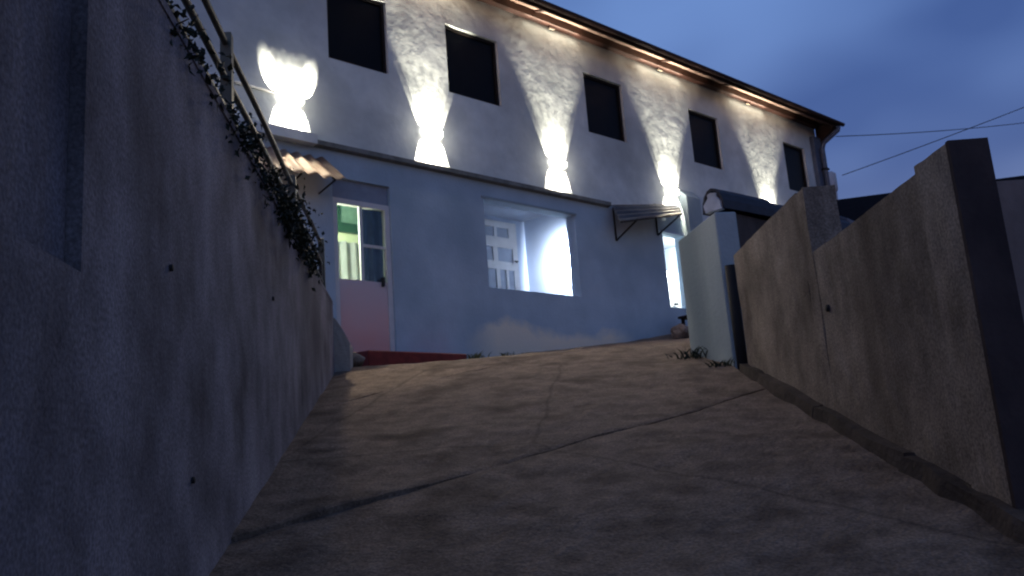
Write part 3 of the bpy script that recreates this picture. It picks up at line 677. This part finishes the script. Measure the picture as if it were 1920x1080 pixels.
# ------------------------------------------------------------------ plants
def leaves(bm, center, n, spread, size, droop=0.5):
    for _ in range(n):
        c = Vector((random.gauss(0, spread[0]), random.gauss(0, spread[1]), random.gauss(0, spread[2]))) + center
        d = Vector((random.uniform(-1, 1), random.uniform(-1, 1), random.uniform(-1, 0.7) - droop * 0.3)).normalized()
        s = d.cross(Vector((random.uniform(-1, 1), random.uniform(-1, 1), random.uniform(-1, 1)))).normalized(); k = size * random.uniform(0.6, 1.3); up = d.cross(s) * k * 0.12
        v = [bm.verts.new(p) for p in (c, c + d * k * .45 + s * k * .3 + up, c + d * k, c + d * k * .45 - s * k * .3 + up)]
        bm.faces.new((v[0], v[1], v[2])); bm.faces.new((v[0], v[2], v[3]))
def creeper(s0, s1, n, top, hang, label, zc=3.36):
    root = empty('creeper_plant', (-0.966, 0, 0), LA); tag(root, label, 'plant', 'creepers on the grey retaining wall')
    bm = bmesh.new(); stems = bmesh.new()
    for k in range(int((s1 - s0) / 0.22)):
        s = s0 + 0.22 * k + random.uniform(-.08, .08); h = top * random.uniform(0.45, 1.0)
        tip = Vector((s + random.uniform(-.15, .15), random.uniform(-0.08, 0.25), zc + h))
        tube(stems, [(s, 0.13, 3.30), (s, 0.11, zc + h * 0.5), tip], [0.008, 0.006, 0.003], 5)
        leaves(bm, Vector((s, 0.09, zc + h * 0.4)), n, (0.11, 0.09, h * 0.33 + 0.02), 0.042)
        if random.random() < hang: leaves(bm, Vector((s, -0.02, zc - 0.06)), n // 3, (0.07, 0.03, 0.06), 0.045, 1.5)
    link('foliage', bm, 'leaf', root)['kind'] = 'stuff'; link('stem', stems, 'stem', root)['kind'] = 'stuff'
creeper(1.6, 3.4, 60, 0.10, 0.5, 'sparse creeper trailing over the wall top above the recessed panel')
creeper(3.4, 4.6, 80, 0.09, 0.7, 'low creeper on the wall top before the stout railing post')
creeper(4.6, 5.9, 150, 0.09, 0.8, 'dark creeper clump at the foot of the stout railing post')
creeper(5.9, 7.7, 420, 0.26, 0.8, 'dense dark bushy creeper below the cream awning')
def weed(loc, n, h, mat, label, spread=0.06):
    root = empty('weed_tuft', loc); tag(root, label, 'plant'); bm = bmesh.new()
    for _ in range(n):
        a = random.uniform(0, 6.28); b = Vector((random.gauss(0, spread), random.gauss(0, spread), -0.03)); l = h * random.uniform(.5, 1.2)
        d = Vector((math.cos(a) * .45, math.sin(a) * .45, 1)).normalized(); s = d.cross(Vector((math.sin(a), -math.cos(a), .2))).normalized() * 0.007
        m_ = b + d * l * .6; t_ = b + d * l + Vector((math.cos(a), math.sin(a), -.5)) * l * .2
        v = [bm.verts.new(p) for p in (b - s, b + s, m_ + s, m_ - s, t_)]
        bm.faces.new((v[0], v[1], v[2], v[3])); bm.faces.new((v[3], v[2], v[4]))
    link('blade', bm, mat, root)['kind'] = 'stuff'
weed(onf(1.15, 0.12), 70, 0.12, 'dryleaf', 'yellowish dry grass tuft at the wall foot by the red doorstep', 0.09)
weed(onf(1.8, 0.06), 40, 0.09, 'dryleaf', 'small dry weeds below the veranda opening', 0.08)
weed(Vector((1.80, 8.6, gz(8.6))), 90, 0.14, 'leaf', 'green weeds along the foot of the blue gate wall', 0.12)
weed(Vector((1.86, 7.95, gz(7.95))), 70, 0.12, 'leaf', 'green weeds at the corner of the blue gate wall', 0.07)

# ------------------------------------------------------------------ beyond: neighbouring house, tank, wires
nh = tag(empty('neighbour_house', (11.5, 22.0, 0.35), R(-12)), 'dark neighbouring house with a low roof behind the brown wall', 'house')
boxo('wall', (-4.5, 0, 0), (6, 6, 6.4), 'wall_r', nh)
bm = bmesh.new(); prism(bm, [(-5.0, -0.6, 6.15), (-5.0, 3.0, 8.25), (-5.0, 6.6, 6.15), (-5.0, 6.6, 6.02), (-5.0, 3.0, 8.1), (-5.0, -0.6, 6.02)], (11.5, 0, 0)); link('roof', bm, 'nroof', nh)
tk = tag(empty('water_tank', (46.0, 118.0, 0)), 'pale far-off water tank tower above the neighbouring roof', 'tank')
tubeo('shaft', [(0, 0, 0), (0, 0, 36.0)], 0.55, 'pale', tk, 12)
lt = lathe('tank', [(0.6, 0), (0.75, 0.4), (0.75, 2.6), (0.3, 3.0)], 'pale', tk); lt.location = (0, 0, 36.0)
def wire(a, b, sag, label):
    a, b = Vector(a), Vector(b); pts = [a.lerp(b, i / 24) - Vector((0, 0, sag * 4 * (i / 24) * (1 - i / 24))) for i in range(25)]
    tag(tubeo('overhead_wire', pts, 0.009, 'wire', None, 6), label, 'wire', 'overhead wires')
wire((7.35, 18.2, 8.0), (26, 27, 12.5), 0.5, 'level dark overhead wire running from the house corner')
wire((7.35, 18.2, 7.1), (20, 18.0, 11.2), 0.15, 'slanting dark overhead wire rising from the house corner')
